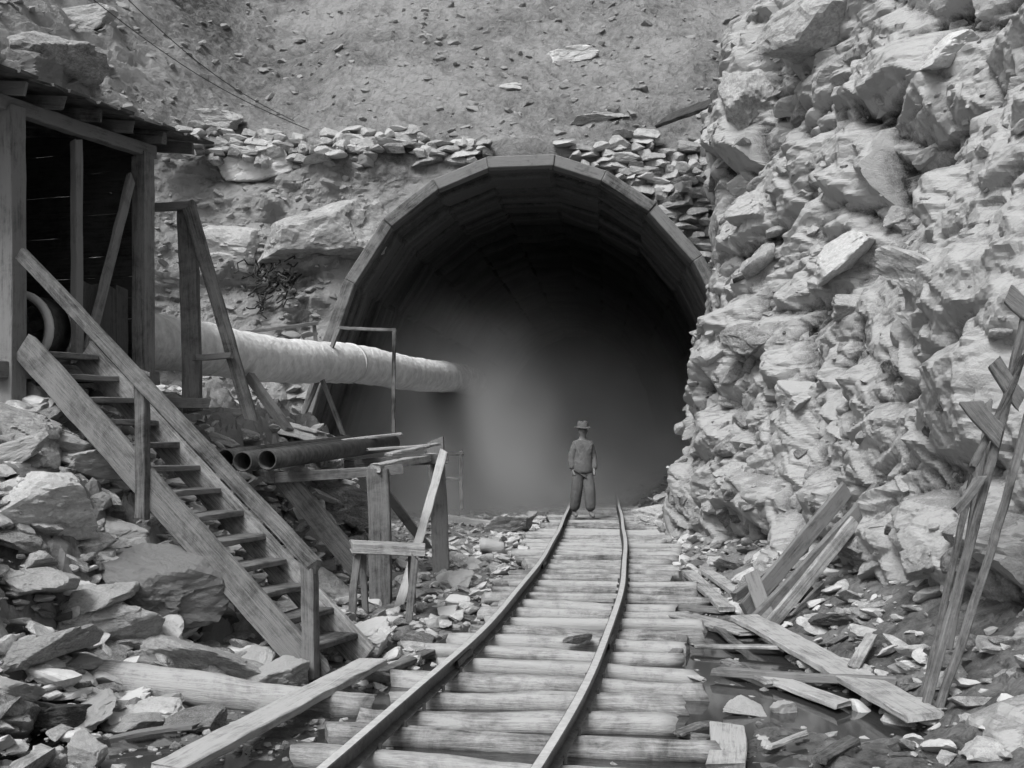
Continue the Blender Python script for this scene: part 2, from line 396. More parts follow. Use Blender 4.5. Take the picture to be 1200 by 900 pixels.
def log_mesh(L, r0, r1, seed, flat=None, seg=18):
    rnd = random.Random(seed); n = max(4, int(L/.1)); V = []
    ph = [rnd.uniform(0, 6) for _ in range(6)]
    for i in range(n+1):
        f = i/n; R = r0+(r1-r0)*f
        for j in range(seg):
            a = 2*math.pi*j/seg
            r = R*(1+.07*math.sin(2*a+ph[0]+f*3)+.06*math.sin(3*a+ph[1]-f*4)+.05*math.sin(f*17+ph[5])+rnd.uniform(-.05, .05))
            y = math.cos(a)*r+.03*math.sin(f*4+ph[2]); z = math.sin(a)*r+.018*math.sin(f*5+ph[3])
            if flat is not None: z = min(z, flat+rnd.uniform(-.006, .004))
            V.append((f*L+((rnd.uniform(-.012, .012)+.03*math.sin(a+ph[4])) if i in (0, n) else 0), y, z))
    bm = bmesh.new(); vs = [bm.verts.new(v) for v in V]
    for i in range(n):
        for j in range(seg):
            f_ = bm.faces.new((vs[i*seg+j], vs[i*seg+(j+1) % seg], vs[i*seg+seg+(j+1) % seg], vs[i*seg+seg+j])); f_.smooth = True
    bm.faces.new([vs[j] for j in range(seg)][::-1]); bm.faces.new([vs[n*seg+j] for j in range(seg)])
    bmesh.ops.recalc_face_normals(bm, faces=bm.faces)
    me = bpy.data.meshes.new('log'); bm.to_mesh(me); bm.free(); return me
def log(name, p0, p1, r0, r1, mat, parent=None, flat=None):
    SEED[0] += 1; p0 = Vector(p0); p1 = Vector(p1)
    me = log_mesh((p1-p0).length, r0, r1, SEED[0], flat); me.name = name
    return link(name, me, mat, parent, frame(p0, p1, (0, 0, 1)))
def tube_mesh(path, r, seg=20, inner=None, rfun=None):
    pts = [Vector(p) for p in path]; V = []; n = len(pts)
    rings = []
    def ring(i, rr):
        t = (pts[min(i+1, n-1)]-pts[max(i-1, 0)]).normalized(); s = t.cross(Vector((0, 0, 1)))
        if s.length < 1e-3: s = Vector((1, 0, 0))
        s.normalize(); u = s.cross(t)
        st = len(V)
        for j in range(seg):
            a = 2*math.pi*j/seg; V.append(pts[i]+s*math.cos(a)*rr+u*math.sin(a)*rr)
        rings.append(st)
    for i in range(n): ring(i, (rfun(i) if rfun else r))
    if inner:
        for i in range(n-1, -1, -1): ring(i, inner)
        rings.append(rings[0])
    Fs = []
    for k in range(len(rings)-1):
        a, b_ = rings[k], rings[k+1]
        for j in range(seg): Fs.append((a+j, a+(j+1) % seg, b_+(j+1) % seg, b_+j))
    me = bpy.data.meshes.new('tube'); me.from_pydata([tuple(v) for v in V], [], Fs+([] if inner else [tuple(range(seg))[::-1], tuple(rings[-1]+j for j in range(seg))]))
    for p in me.polygons: p.use_smooth = len(p.vertices) == 4
    me.update(); return me
# ---------------------------------------------------------------- rocks
def ico(sub):
    bm = bmesh.new(); bmesh.ops.create_icosphere(bm, subdivisions=sub, radius=1)
    V = np.array([v.co[:] for v in bm.verts]); Fa = np.array([[v.index for v in f.verts] for f in bm.faces]); bm.free(); return V, Fa
def rockV(V, seed, k=13, rough=.05):
    r = np.random.RandomState(seed); N = r.normal(size=(k, 3)); N /= np.linalg.norm(N, axis=1)[:, None]
    B = np.array([[.08, .05, 1], [-.1, .06, -1], [1, .1, .1], [-1, -.15, .1], [.1, 1, .05], [-.1, -1, .1]])
    B[2:] += r.normal(size=(4, 3))*.42; B[:2] += r.normal(size=(2, 3))*.16
    N = np.concatenate([N, B]); N /= np.linalg.norm(N, axis=1)[:, None]
    d = np.concatenate([r.uniform(.5, 1.0, k), r.uniform(.5, .95, 6)]); U = V/np.linalg.norm(V, axis=1)[:, None]
    dt = U@N.T; rr = np.where(dt > .05, d/np.maximum(dt, .05), 9).min(1); rr = np.minimum(rr, 1.35)
    W = U*rr[:, None]
    w1 = fbm(W*2.2+seed, 5, seed % 97)
    if len(V) > 500:
        _, _, _, R = vor(W*3.1+seed, seed); w1 = w1+(R[0]-.5)*.35
    return W+U*(w1*rough*2.6)[:, None]
I1, I2, I3, I5 = ico(1), ico(2), ico(3), ico(5)
VAR = [rockV(I5[0], 500+s, 4+s % 5, .08) for s in range(16)]
ROCKME = {}
def rock(c, size, label, group=None, mat=None, var=0, rot=None, name='rock', cat='rock'):
    mat = mat or M_rock; key = (var % 16, mat.name)
    if key not in ROCKME:
        me = mk_mesh('rock', VAR[var % 16], I5[1]); me.materials.append(mat); ROCKME[key] = me
    o = bpy.data.objects.new(name, ROCKME[key]); C.objects.link(o)
    o.location = c; o.scale = size; o.rotation_euler = rot or (0, 0, 0)
    return tag(o, label, cat, group)
def merged(name, places, base, variants, mat, label, cat, kind='stuff', k=5, seed=4, tilt=.5, tb=0., rotf=None):
    Vs = [rockV(base[0], 900+i, k) for i in range(variants)]; n = len(base[0]); m = len(places)
    out = np.zeros((m*n, 3)); rnd = np.random.RandomState(seed)
    for i, (c, s) in enumerate(places):
        R = rotf(rnd) if rotf else rotm(rnd.uniform(-tilt, tilt), rnd.uniform(-tilt, tilt), rnd.uniform(0, 6.3))
        out[i*n:(i+1)*n] = (Vs[i % variants]*np.array(s))@R.T+np.array(c)
    Fa = (base[1][None]+(np.arange(m)*n)[:, None, None]).reshape(-1, 3)
    tone = np.repeat(rnd.rand(m)+tb, n)
    o = link(name, mk_mesh(name, out, Fa, False, tone), mat); return tag(o, label, cat, kind=kind)
M_gravt = rock_mat('gravel_toned', .04, .36, True, .008, scale=3)
M_scree = rock_mat('scree_toned', .06, .27, True, .008, scale=3)
M_rubt = rock_mat('rubble_toned', .05, .50, True, .012, scale=2)
rs = np.random.RandomState(12)
pl = []
while len(pl) < 13000:
    Y = 5.3+26*rs.rand()**1.3; x = rs.uniform(-.45*Y-.3, 3.2)
    if x < -7: continue
    s = .007+.032*rs.rand()**5
    if x > 1.3 and rs.rand() < .6: continue
    s *= (.6+min(Y, 20)/11)
    pl.append((x, Y, s))
A = np.array(pl); Zs = gh(A[:, 0], A[:, 1])
merged('gravel', [((a[0], a[1], z+a[2]*.2), (a[2]*1.2, a[2], a[2]*.6)) for a, z in zip(A, Zs)], I1, 8, M_gravt, 'small stones and grit strewn over the ground', 'gravel')
pl = []
while len(pl) < 8500:
    Y = 6+16*rs.rand()**1.3; x = rs.uniform(-6, -.6)
    if bankf(np.array([x+.15]), np.array([Y]))[0] < rs.rand(): continue
    s = .015+.11*rs.rand()**3
    pl.append((x, Y, s))
for _ in range(350):
    Y = rs.uniform(6.5, 20); x = rs.uniform(2.2, 3.3); pl.append((x, Y, .025+.08*rs.rand()**2.5))
for _ in range(600):
    Y = rs.uniform(8, 28); x = float(track(Y))-.95-rs.rand()**1.5*1.6; pl.append((x, Y, .02+.08*rs.rand()**2))
for _ in range(140):
    Y = rs.uniform(18, 28); x = float(track(Y))+1.2+rs.rand()**1.5*1.2; pl.append((x, Y, .03+.09*rs.rand()**2))
A = np.array(pl); Zs = gh(A[:, 0], A[:, 1])
merged('rubble', [((a[0], a[1], z+a[2]*.35+bankf(a[0:1], a[1:2])[0]*.04), (a[2]*1.6, a[2]*1.1, a[2]*.55)) for a, z in zip(A, Zs)], I3, 16, M_rubt, 'broken stone rubble covering the left bank', 'rubble')
pl = []
for _ in range(4200):
    x = rs.uniform(-10, 7); v = 7.3+rs.rand()*8; c = hillpt(x, v); s = .010+.10*rs.rand()**9
    pl.append(((c.x+rs.uniform(-.03, .03), c.y, c.z-s*.1), (s*1.4, s, s*.6)))
for _ in range(1100):
    x = rs.uniform(-9, -2.6); v = rs.uniform(1.0, 8); c = hillpt(x, v)
    if -4.2 < x and inside(np.array([c.x]), np.array([c.z]), AO)[0]: continue
    s = .02+.11*rs.rand()**3
    pl.append(((c.x, c.y+.01, c.z), (s*1.5, s, s*.6)))
merged('scree', pl, I3, 10, M_scree, 'loose stones scattered on the earth slope above the tunnel', 'scree', tb=.35)
def crot(rnd): return rotm(rnd.normal()*.25, -.35+rnd.normal()*.28, .15+rnd.normal()*.35)
pl = []
for _ in range(1500):
    iu = rs.randint(60, len(uy)-15); iv = rs.randint(12, 480)
    if rs.rand() < .35: iu = int(np.argmin(np.abs(uy-rs.uniform(11, 20))))
    s = .025+.18*rs.rand()**3
    if dirt[iv, iu] > .5: s *= .5
    pl.append(((CX2[iv, iu]+s*.7, CY2[iv, iu], CZ2[iv, iu]), (s*1.3, s*1.7, s*.8)))
merged('cliff_blocks', pl, ico(4), 20, M_cliff, 'angular broken blocks bedded in the right hand cliff', 'cliff blocks', kind='structure', rotf=crot)
big = [
 (38, 612, 130, 75, M_pale, 'largest pale boulder at the left edge below the shed'),
 (28, 530, 95, 60, M_pale, 'pale boulder under the shed floor at the left edge'),
 (95, 560, 80, 34, M_rock, 'flat rock jammed below the top of the stairs'),
 (165, 712, 120, 68, M_dark, 'big dark angular boulder left of the middle of the stairs'),
 (105, 748, 100, 62, M_rock, 'grey pointed boulder below and left of the dark boulder'),
 (35, 780, 100, 44, M_rock, 'wide flat grey rock at the left edge above the wet ground'),
 (240, 795, 100, 42, M_pale, 'pale wedge of rock lying just above the fallen log'),
 (176, 782, 60, 36, M_pale, 'small pale block between the wedge rock and the grey boulder'),
 (328, 808, 66, 36, M_rock, 'grey block beside the foot of the stairs'),
 (420, 768, 76, 36, M_pale, 'pale block just right of the foot of the stairs'),
 (100, 900, 38, 40, M_pale, 'pale square stone standing in the wet ground at bottom left'),
 (226, 858, 52, 30, M_rock, 'grey stone in front of the fallen log'),
 (60, 850, 60, 26, M_rock, 'low flat stone in the mud near the bottom left corner'),
 (130, 640, 80, 36, M_rock, 'grey block beside the left stair stringer'),
 (20, 700, 80, 44, M_rock, 'rounded grey boulder at the left edge under the largest pale one'),
 (230, 700, 46, 30, M_pale, 'pale chip of rock under the middle stair treads'),
 (255, 745, 80, 34, M_dark, 'dark slab in the shade under the lower stairs'),
 (335, 512, 120, 22, M_pale, 'long pale slab on the bank above the steel pipes'),
 (240, 500, 80, 26, M_pale, 'pale slab on the bank below the big duct'),
 (390, 600, 60, 36, M_rock, 'grey rock behind the pipe rack'),
 (380, 700, 50, 36, M_rock, 'grey rock between the stairs and the small bench'),
 (530, 690, 40, 26, M_rock, 'rock at the foot of the right post of the pipe rack'),
 (605, 625, 44, 22, M_rock, 'rock beside the left rail near the tunnel mouth'),
 (772, 615, 48, 26, M_pale, 'pale rock right of the track at the tunnel mouth'),
 (876, 838, 40, 14, M_pale, 'pale flat stone in the puddle right of the track'),
 (920, 842, 26, 22, M_pale, 'small white stone by the short plank in the puddle'),
 (815, 872, 46, 14, M_rock, 'thin flat stone beside the end of the near ties'),
 (1118, 800, 30, 18, M_pale, 'small pale stone beside the foot of the broken ladder'),
 (680, 772, 24, 10, M_rock, 'small stone lying between the rails on the ties'),
 (885, 705, 50, 40, M_rock, 'rock behind the crossed boards at the cliff foot'),
]
r_ = random.Random(5)
for i, (px, py, w, h, m, lab) in enumerate(big):
    c = hit(px, py); k = c.y/F; sx = w*k/2*1.3; sz = h*k/2*1.2
    if 'between the rails' in lab: c.z = .02
    rock((c.x, c.y+sx*.2, c.z+sz*.6), (sx, sx*.85, sz), lab, None, m, i*3+1, (r_.uniform(-.25, .25), r_.uniform(-.3, .3), r_.uniform(-.7, .7)), 'boulder' if w > 70 else 'rock', 'boulder' if w > 70 else 'rock')
hb = [(368, 275, 110, 70, M_rock, 'huge angular boulder bedded in the slope left of the arch'), (292, 200, 84, 38, M_pale, 'pale boulder just under the left dry stone wall'),
 (248, 140, 70, 26, M_pale, 'flat pale boulder on top of the left dry stone wall end'), (250, 172, 60, 30, M_rock, 'grey boulder at the left end of the dry stone wall'),
 (660, 63, 52, 20, M_pale, 'pale slab lying alone on the hillside'), (697, 134, 44, 14, M_pale, 'thin pale slab above the crown of the arch'),
 (50, 60, 100, 44, M_rock, 'large rock at the upper left above the shed roof'), (18, 92, 80, 40, M_dark, 'dark rock at the left edge above the shed roof'),
 (265, 290, 80, 44, M_rock, 'rock on the slope behind the timber frame'), (90, 22, 70, 32, M_rock, 'rock high in the upper left corner'), (600, 100, 30, 12, M_rock, 'small grey stone on the slope above the arch')]
for i, (px, py, w, h, m, lab) in enumerate(hb):
    c = hillhit(px, py); k = c.y/F; q = .18 if py > 135 or px < 200 else .04
    rock(c+Vector((0, q, 0)), (w*k/2*1.35, w*k/2*.9, h*k/2*1.3), lab, None, m, i*5+2, (r_.uniform(-.2, .2), r_.uniform(-.35, .1), r_.uniform(-.5, .5)), 'boulder', 'boulder')
cb = [(1005, 60, 110, 80, M_rock, 'massive grey block near the top of the cliff'), (900, 130, 80, 90, M_rock, 'tall block at the upper left corner of the cliff'), (1135, 75, 100, 42, M_pale, 'long pale block high on the cliff at right'),
 (1010, 300, 100, 54, M_pale, 'pale wedge block in the middle of the cliff'), (1150, 345, 110, 70, M_rock, 'big grey block near the right edge above the broken ladder'), (1090, 390, 70, 50, M_dark, 'dark rounded block left of the big grey block'),
 (920, 260, 60, 44, M_rock, 'grey block over the right haunch of the arch'), (1030, 365, 70, 40, M_pale, 'pale block below the pale wedge'), (850, 400, 50, 60, M_rock, 'block on the cliff edge beside the dark tunnel'),
 (825, 520, 50, 60, M_rock, 'block low on the cliff edge beside the track'), (960, 470, 70, 40, M_rock, 'grey slab in the lower middle of the cliff'), (1180, 130, 70, 44, M_dark, 'dark block at the upper right edge'),
 (1010, 640, 80, 46, M_rock, 'block at the cliff foot right of the crossed boards'), (1085, 660, 60, 50, M_rock, 'block at the cliff foot left of the broken ladder'), (1075, 715, 60, 40, M_dark, 'dark low block at the cliff foot near the wide plank'),
 (870, 215, 50, 36, M_pale, 'pale block at the right end of the dry stone wall'), (930, 400, 66, 40, M_rock, 'grey block level with the top of the duct on the cliff')]
for i, (px, py, w, h, m, lab) in enumerate(cb):
    c = cliffhit(px, py); k = c.y/F; rock(c+Vector((w*k*.2, 0, 0)), (w*k*.5, w*k*.75, h*k*.52), lab, None, m, i*7+3, (r_.uniform(-.3, .3), r_.uniform(-.6, .0), r_.uniform(-.6, .6)), 'boulder', 'boulder')
zone = [('grey angular rock in the heap under the stairs and shed', 'rocks heaped on the left bank', 190), ('fist to head sized stone beside the left rail', 'stones along the left side of the track', 40), ('loose stone at the foot of the cliff', 'stones along the cliff foot', 36)]
for zi, (lab, grp, n) in enumerate(zone):
    k = 0
    while k < n:
        if zi == 0:
            Y = r_.uniform(6.4, 14); x = r_.uniform(-.42*Y, -1.3)
            if bankf(np.array([x]), np.array([Y]))[0] < r_.random(): continue
            s = .06+.19*r_.random()**2
            if Y > 11 and x > -3.1: s *= .5
        elif zi == 1: Y = r_.uniform(8, 22); x = float(track(Y))-1.0-r_.random()*1.1; s = .04+.07*r_.random()**2
        else: Y = r_.uniform(7.5, 19); x = r_.uniform(2.3, 2.9); s = .05+.13*r_.random()**2
        z = ghs(x, Y)
        rock((x, Y, z+s*.3), (s*1.5, s*1.05, s*r_.uniform(.4, .7)), lab, grp, [M_rock, M_rock, M_pale, M_dark][k % 4], r_.randrange(16), (r_.uniform(-.45, .45), r_.uniform(-.45, .45), r_.uniform(0, 6.3)))
        k += 1
# ---------------------------------------------------------------- dry stone walls
def stonewall(label, cells, name='dry_stone_wall'):
    out = []; fs = []; tn = []; rw = random.Random(9); B4 = ico(4); Vs = [rockV(B4[0], 1300+i, 3, .04) for i in range(14)]
    for i, (x, y, z, w, h) in enumerate(cells):
        V = Vs[rw.randrange(14)]; q = V/np.abs(V).max(0)
        R = rotm(rw.uniform(-.12, .12), rw.uniform(-.16, .16), rw.uniform(-.3, .3))
        y = max(y, min(hilly(x, z)-.05, y+.5))
        out.append((q*np.array([w*.62, .2, h*.7]))@R.T+np.array([x, y+rw.uniform(-.05, .05), z])); fs.append(B4[1]+i*len(V)); tn.append(np.full(len(V), rw.random()*.9+.1))
    o = link(name, mk_mesh(name, np.concatenate(out), np.concatenate(fs), False, np.concatenate(tn)), M_wall)
    tag(o, label, 'stone wall')
rw = random.Random(3); cells = []
for row in range(8):
    x = -6.4+rw.random()*.1; z = 6.5+row*.095
    while x < -.55:
        w = rw.uniform(.12, .5); h = rw.uniform(.08, .15)
        topz = 7.12+.10*math.sin(x*2)+.06*math.sin(x*5.3)-.25*max(0, (x+2.2))*.6
        if z < topz and (row > 1 or rw.random() < .6): cells.append((x+w/2, 21.85+.05*row-(max(0, -5.6-x)*1.0), z+rw.uniform(-.02, .02), w, h))
        x += w
stonewall('low dry stone wall running left from the crown of the arch', cells)
cells = []
for row in range(26):
    z = 4.2+row*.108; x = .2
    while x < 4.3:
        w = rw.uniform(.14, .55); h = rw.uniform(.09, .17)
        if not inside(np.array([x+w*.2]), np.array([z]), AO)[0] and distpoly(np.array([x+w*.3]), np.array([z]), AO)[0] > .03 and z < 6.95-.1*abs(x-2)+.1*math.sin(x*4) and x+w/2 > .9 and rw.random() < .95:
            cells.append((x+w/2, 21.5+.045*(z-4.2)*2, z+rw.uniform(-.02, .02), w, h))
        x += w
stonewall('dry stone walling packed over the right haunch of the arch', cells)
# ---------------------------------------------------------------- tunnel lining and arch
arch = thing('timber_arch', (.2, 21.3, 0), 'many sided timber arch ring framing the dark tunnel mouth', 'arch')
for i in range(len(AO)-1):
    a, b_, c, d = AO[i], AO[i+1], AI[i+1], AI[i]
    Vv = []
    for y in (21.12+.03*(i % 2), 21.5):
        for q in (a, b_, c, d): Vv.append((q[0], y, q[1]))
    cen = Vector(Vv[0]); Mx = frame(cen, Vector(Vv[1]), (0, 1, 0)); Mi = Mx.inverted()
    bm = bmesh.new(); vs = [bm.verts.new(Mi@Vector(v)) for v in Vv]
    for f in ((0, 1, 2, 3), (7, 6, 5, 4), (0, 4, 5, 1), (1, 5, 6, 2), (2, 6, 7, 3), (3, 7, 4, 0)): bm.faces.new([vs[j] for j in f])
    bmesh.ops.recalc_face_normals(bm, faces=bm.faces); bmesh.ops.bevel(bm, geom=bm.edges[:], offset=.015, segments=1, affect='EDGES')
    me = bpy.data.meshes.new('arch_segment'); bm.to_mesh(me); bm.free(); link('arch_segment', me, M_wood, arch, Mx)
AL = inset(AO, .17)
pts = []
for i in range(len(AL)-1):
    for k in range(12): pts.append((AL[i][0]+(AL[i+1][0]-AL[i][0])*k/12, AL[i][1]+(AL[i+1][1]-AL[i][1])*k/12))
pts.append(AL[-1]); pts = np.array(pts)
yy = np.concatenate([np.arange(21.3, 27, .06), np.arange(27, 62, .4)])
VV = np.zeros((len(yy), len(pts), 3)); TT = np.zeros((len(yy), len(pts)))
cenx, cenz = .4, 2.0; zi_ = np.zeros(len(pts), int)
for i, y in enumerate(yy):
    bd = int((y-21.3)/.24)
    hh = h3(np.arange(len(pts))//12, zi_+bd, zi_, 3)
    s = 1-(hh-.5)*.10/4+fbm(np.stack([pts[:, 0], pts[:, 1], pts[:, 0]*0+y], -1)*.7, 3, 5)*.06*min(1, max(0, (y-24)/2))
    gap = .02 if ((y-21.3) % .24) < .05 else 0
    s = s+gap
    VV[i, :, 0] = cenx+(pts[:, 0]-cenx)*s+.075*(y-21.3); VV[i, :, 1] = y; VV[i, :, 2] = cenz+(pts[:, 1]-cenz)*s
    TT[i] = hh*.9-(.5 if gap else 0)
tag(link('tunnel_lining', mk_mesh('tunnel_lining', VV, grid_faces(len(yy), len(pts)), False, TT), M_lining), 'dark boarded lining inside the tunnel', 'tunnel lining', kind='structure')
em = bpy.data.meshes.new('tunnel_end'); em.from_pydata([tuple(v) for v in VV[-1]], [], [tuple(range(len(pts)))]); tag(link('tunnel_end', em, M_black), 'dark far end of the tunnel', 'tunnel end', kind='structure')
# dust
vb = bpy.data.meshes.new('dust_haze')
bm = bmesh.new(); bmesh.ops.create_cube(bm, size=1)
for v in bm.verts: v.co = Vector((.7+v.co.x*10.4, 32.9+v.co.y*20, 3.1+v.co.z*6.6))
bm.to_mesh(vb); bm.free()
mv = bpy.data.materials.new('dust'); mv.use_nodes = True; nt = mv.node_tree; nt.nodes.clear()
out = nt.nodes.new('ShaderNodeOutputMaterial'); sc = nt.nodes.new('ShaderNodeVolumeScatter'); nt.links.new(sc.outputs[0], out.inputs['Volume'])
sc.inputs['Color'].default_value = (1, 1, 1, 1); sc.inputs['Anisotropy'].default_value = -.5
tc = nt.nodes.new('ShaderNodeTexCoord').outputs['Object']; sp = nt.nodes.new('ShaderNodeSeparateXYZ'); nt.links.new(tc, sp.inputs[0])
n = noise(nt, tc, .5, 4, .55)
zn = mth(nt, 'MULTIPLY_ADD', n, -5.0, sp.outputs[2]); zn = mth(nt, 'ADD', zn, 2.5)
zn = mth(nt, 'ADD', zn, mrange(nt, sp.outputs[0], -3.5, 3.5, -1.0, .4))
zf = mth(nt, 'EXPONENT', mth(nt, 'MULTIPLY', zn, -.95)); zf = mth(nt, 'MINIMUM', zf, 1.1)
xo = mth(nt, 'MULTIPLY', mth(nt, 'MAXIMUM', mth(nt, 'ADD', sp.outputs[0], .4), 0.), -.9)
ye = mth(nt, 'ADD', sp.outputs[1], xo)
yf = mrange(nt, ye, 22.3, 26.0, 0, 1); yf = mth(nt, 'MULTIPLY', yf, mrange(nt, sp.outputs[1], 22.9, 23.5, 0, 1))
de = mth(nt, 'MULTIPLY', zf, yf); de = mth(nt, 'MULTIPLY', de, 1.0)
vd = nt.nodes.new('ShaderNodeVectorMath'); vd.operation = 'DISTANCE'; nt.links.new(tc, vd.inputs[0]); vd.inputs[1].default_value = (-1.5, 24.2, 1.9)
pf = mth(nt, 'MULTIPLY', mrange(nt, vd.outputs['Value'], 0, 2.8, 1, 0), .7); pf = mth(nt, 'MULTIPLY', pf, mrange(nt, sp.outputs[1], 22.9, 23.4, 0, 1))
pf = mth(nt, 'MULTIPLY', pf, mrange(nt, n, .35, .6, .3, 1.2))
de = mth(nt, 'ADD', de, pf); de = mth(nt, 'ADD', de, mth(nt, 'MULTIPLY', yf, .008))
nt.links.new(de, sc.inputs['Density'])
tag(link('dust_haze', vb, mv), 'pale dust haze hanging low in the tunnel mouth', 'haze', kind='stuff')
# ---------------------------------------------------------------- track
def rail_mesh(off):
    prof = [(-.048, 0), (.048, 0), (.048, .01), (.009, .022), (.009, .075), (.03, .083), (.03, .105), (.024, .11), (-.024, .11), (-.03, .105), (-.03, .083), (-.009, .075), (-.009, .022), (-.048, .01)]
    Ys = np.arange(3.5, 41, .2); V = []
    for Y in Ys:
        dx = float(track(Y+.05)-track(Y-.05))/.1; t = Vector((dx, 1, 0)).normalized(); n_ = Vector((t.y, -t.x, 0))
        c = Vector((float(track(Y)), Y, 0))+n_*(off+.007*math.sin(Y*1.3+off*9))
        for (a, z) in prof: V.append(tuple(c+n_*a+Vector((0, 0, z+.006*math.sin(Y*1.1+off)))))
    k = len(prof); Fs = []
    for i in range(len(Ys)-1):
        for j in range(k): Fs.append((i*k+j, i*k+(j+1) % k, (i+1)*k+(j+1) % k, (i+1)*k+j))
    me = bpy.data.meshes.new('rail'); me.from_pydata(V, [], Fs+[tuple(range(k))]); me.materials.append(M_rail); me.materials.append(M_railtop)
    for i, p in enumerate(me.polygons): p.material_index = 1 if (i % k) in (7,) and i < (len(Ys)-1)*k else 0
    bm = bmesh.new(); bm.from_mesh(me); bmesh.ops.recalc_face_normals(bm, faces=bm.faces); bm.to_mesh(me); bm.free()
    return me
TZ = .03
G = .50
for off, lab in ((-G, 'left steel rail curving into the tunnel'), (G, 'right steel rail curving into the tunnel')):
    t = thing('rail', (float(track(5))+off, 5, TZ), lab, 'rail', 'rails of the track')
    link('rail_bar', rail_mesh(off), None, t, Matrix.Translation((0, 0, TZ)))
    for yj in (8.6, 14.6, 20.5):
        yj += .7*(off > 0)
        for s in (-1, 1):
            q0 = Vector((float(track(yj))+off+s*.026, yj, TZ+.05)); q1 = Vector((float(track(yj+.5))+off+s*.026, yj+.5, TZ+.05))
            beam('joint_bar', q0, q1, .03, .05, M_steel, t)
Y = 4.4; k = 0; rt_ = random.Random(8)
while Y < 40:
    xc = float(track(Y)); sl = float(track(Y+.1)-track(Y-.1))/.2
    t = Vector((sl, 1, 0)).normalized(); n_ = Vector((t.y, -t.x, 0)); ang = rt_.uniform(-.06, .06)
    n_ = (Matrix.Rotation(ang, 3, 'Z') @ n_)
    l = rt_.uniform(.66, 1.05); r = rt_.uniform(.98, 1.36); rad = rt_.uniform(.064, .088)
    zc = TZ-rad*.97
    p0 = Vector((xc, Y, zc))-n_*l; p1 = Vector((xc, Y, zc))+n_*r
    o = log('railway_tie', p0, p1, rad, rad*rt_.uniform(.85, 1.1), M_tie, None, rad*.97)
    tag(o, 'rough hewn log tie lying under both rails', 'railway tie', 'log ties under the track')
    if Y < 14:
        for off in (-G, G):
            for s in (-1, 1):
                q = Vector((xc, Y, TZ))+n_*(off+s*.058)+Vector((0, .02*s, -.02)); b0 = plank_mesh(.05, .022, .022, k*7+3, .003, .001); b0.name = 'spike'
                M = Matrix.Translation(q) @ Matrix.Rotation(-math.pi/2, 4, 'Y'); ob = bpy.data.objects.new('spike', b0); C.objects.link(ob); b0.materials.append(M_steel)
                ob.parent = o; ob.matrix_basis = o.matrix_basis.inverted() @ M
    Y += rt_.uniform(.46, .56)*(1+.02*max(0, Y-10)); k += 1
# ---------------------------------------------------------------- shed
C1 = Vector((-4.02, 9.9, 0)); C2 = Vector((-3.43, 11.5, 0)); e = (C2-C1).normalized(); nn = Vector((-e.y, e.x, 0))
zf_, zt_ = 2.25, 4.25
shed = thing('fan_shed', (-4.9, 11, 1.8), 'dark timber fan shed on posts with a sloping roof, open towards the stairs', 'shed')
def sp_(s, d, z): return C1+e*s+nn*d+Vector((0, 0, z))
beam('corner_post', sp_(0, 0, 1.0), sp_(0, 0, zt_), .17, .17, M_wood, shed, e)
beam('corner_post', sp_(1.7, 0, 1.2), sp_(1.7, 0, zt_), .15, .15, M_wood, shed, e)
beam('middle_post', sp_(.82, .03, zf_+.04), sp_(.82, .03, zt_-.05), .07, .09, M_wood, shed, e)
beam('diagonal_brace', sp_(.90, -.02, zf_+.15), sp_(1.5, -.02, zt_-.25), .09, .05, M_wood, shed, nn)
beam('top_plate', sp_(-.5, 0, zt_+.06), sp_(1.85, 0, zt_+.06), .1, .12, M_wood, shed)
beam('floor_beam', sp_(-.2, 0, zf_-.06), sp_(1.85, 0, zf_-.06), .12, .13, M_wood, shed)
for s_ in (0, 1.7): beam('corner_post', sp_(s_, 2.4, 1.2), sp_(s_, 2.4, zt_+.2), .14, .14, M_woodd, shed, e)
def boardwall(name, fn, n_, mat, wd, hint, parent):
    bm = bmesh.new(); M0 = None
    for i in range(n_):
        p0, p1 = fn(i); SEED[0] += 1; me = plank_mesh((p1-p0).length, wd*.985, .025, SEED[0], .003, .006); M = frame(p0, p1, hint)
        if M0 is None: M0 = M; Mi = M.inverted()
        me.transform(Mi@M); bm.from_mesh(me); bpy.data.meshes.remove(me)
    me = bpy.data.meshes.new(name); bm.to_mesh(me); bm.free(); return link(name, me, mat, parent, M0)
boardwall('back_wall', lambda i: (sp_(-.1, 2.47, zf_-.1+i*.2), sp_(1.8, 2.47, zf_-.1+i*.2)), 14, M_woodd, .2, nn, shed)
boardwall('side_wall', lambda i: (sp_(1.79, .08, zf_-.0+i*.2), sp_(1.79, 2.4, zf_-.0+i*.2)), 12, M_woodd, .2, e, shed)
boardwall('side_wall', lambda i: (sp_(-.1, .12, zf_-.0+i*.2), sp_(-.1, 2.4, zf_-.0+i*.2)), 12, M_woodd, .2, e, shed)
boardwall('half_wall', lambda i: (sp_(.95+i*.17, .06, zf_), sp_(.95+i*.17, .06, zf_+.75)), 4, M_woodd, .17, nn, shed)
boardwall('floor', lambda i: (sp_(-.1+i*.2, .08, zf_+.02), sp_(-.1+i*.2, 2.4, zf_+.02)), 10, M_woodd, .2, (0, 0, 1), shed)
boardwall('roof', lambda i: (sp_(-1.2+i*.2, -.3-.03*(i % 3), zt_+.22), sp_(-1.2+i*.2, 2.8, zt_+.62)), 18, M_roof, .205, (0, 0, 1), shed)
for i in range(8): beam('rafter', sp_(-1.0+i*.45, -.24, zt_+.145), sp_(-1.0+i*.45, 2.7, zt_+.53), .05, .11, M_wood, shed)
beam('underfloor_brace', sp_(.1, -.02, 1.9), sp_(.42, -.02, zf_-.1), .09, .06, M_wood, shed, nn)
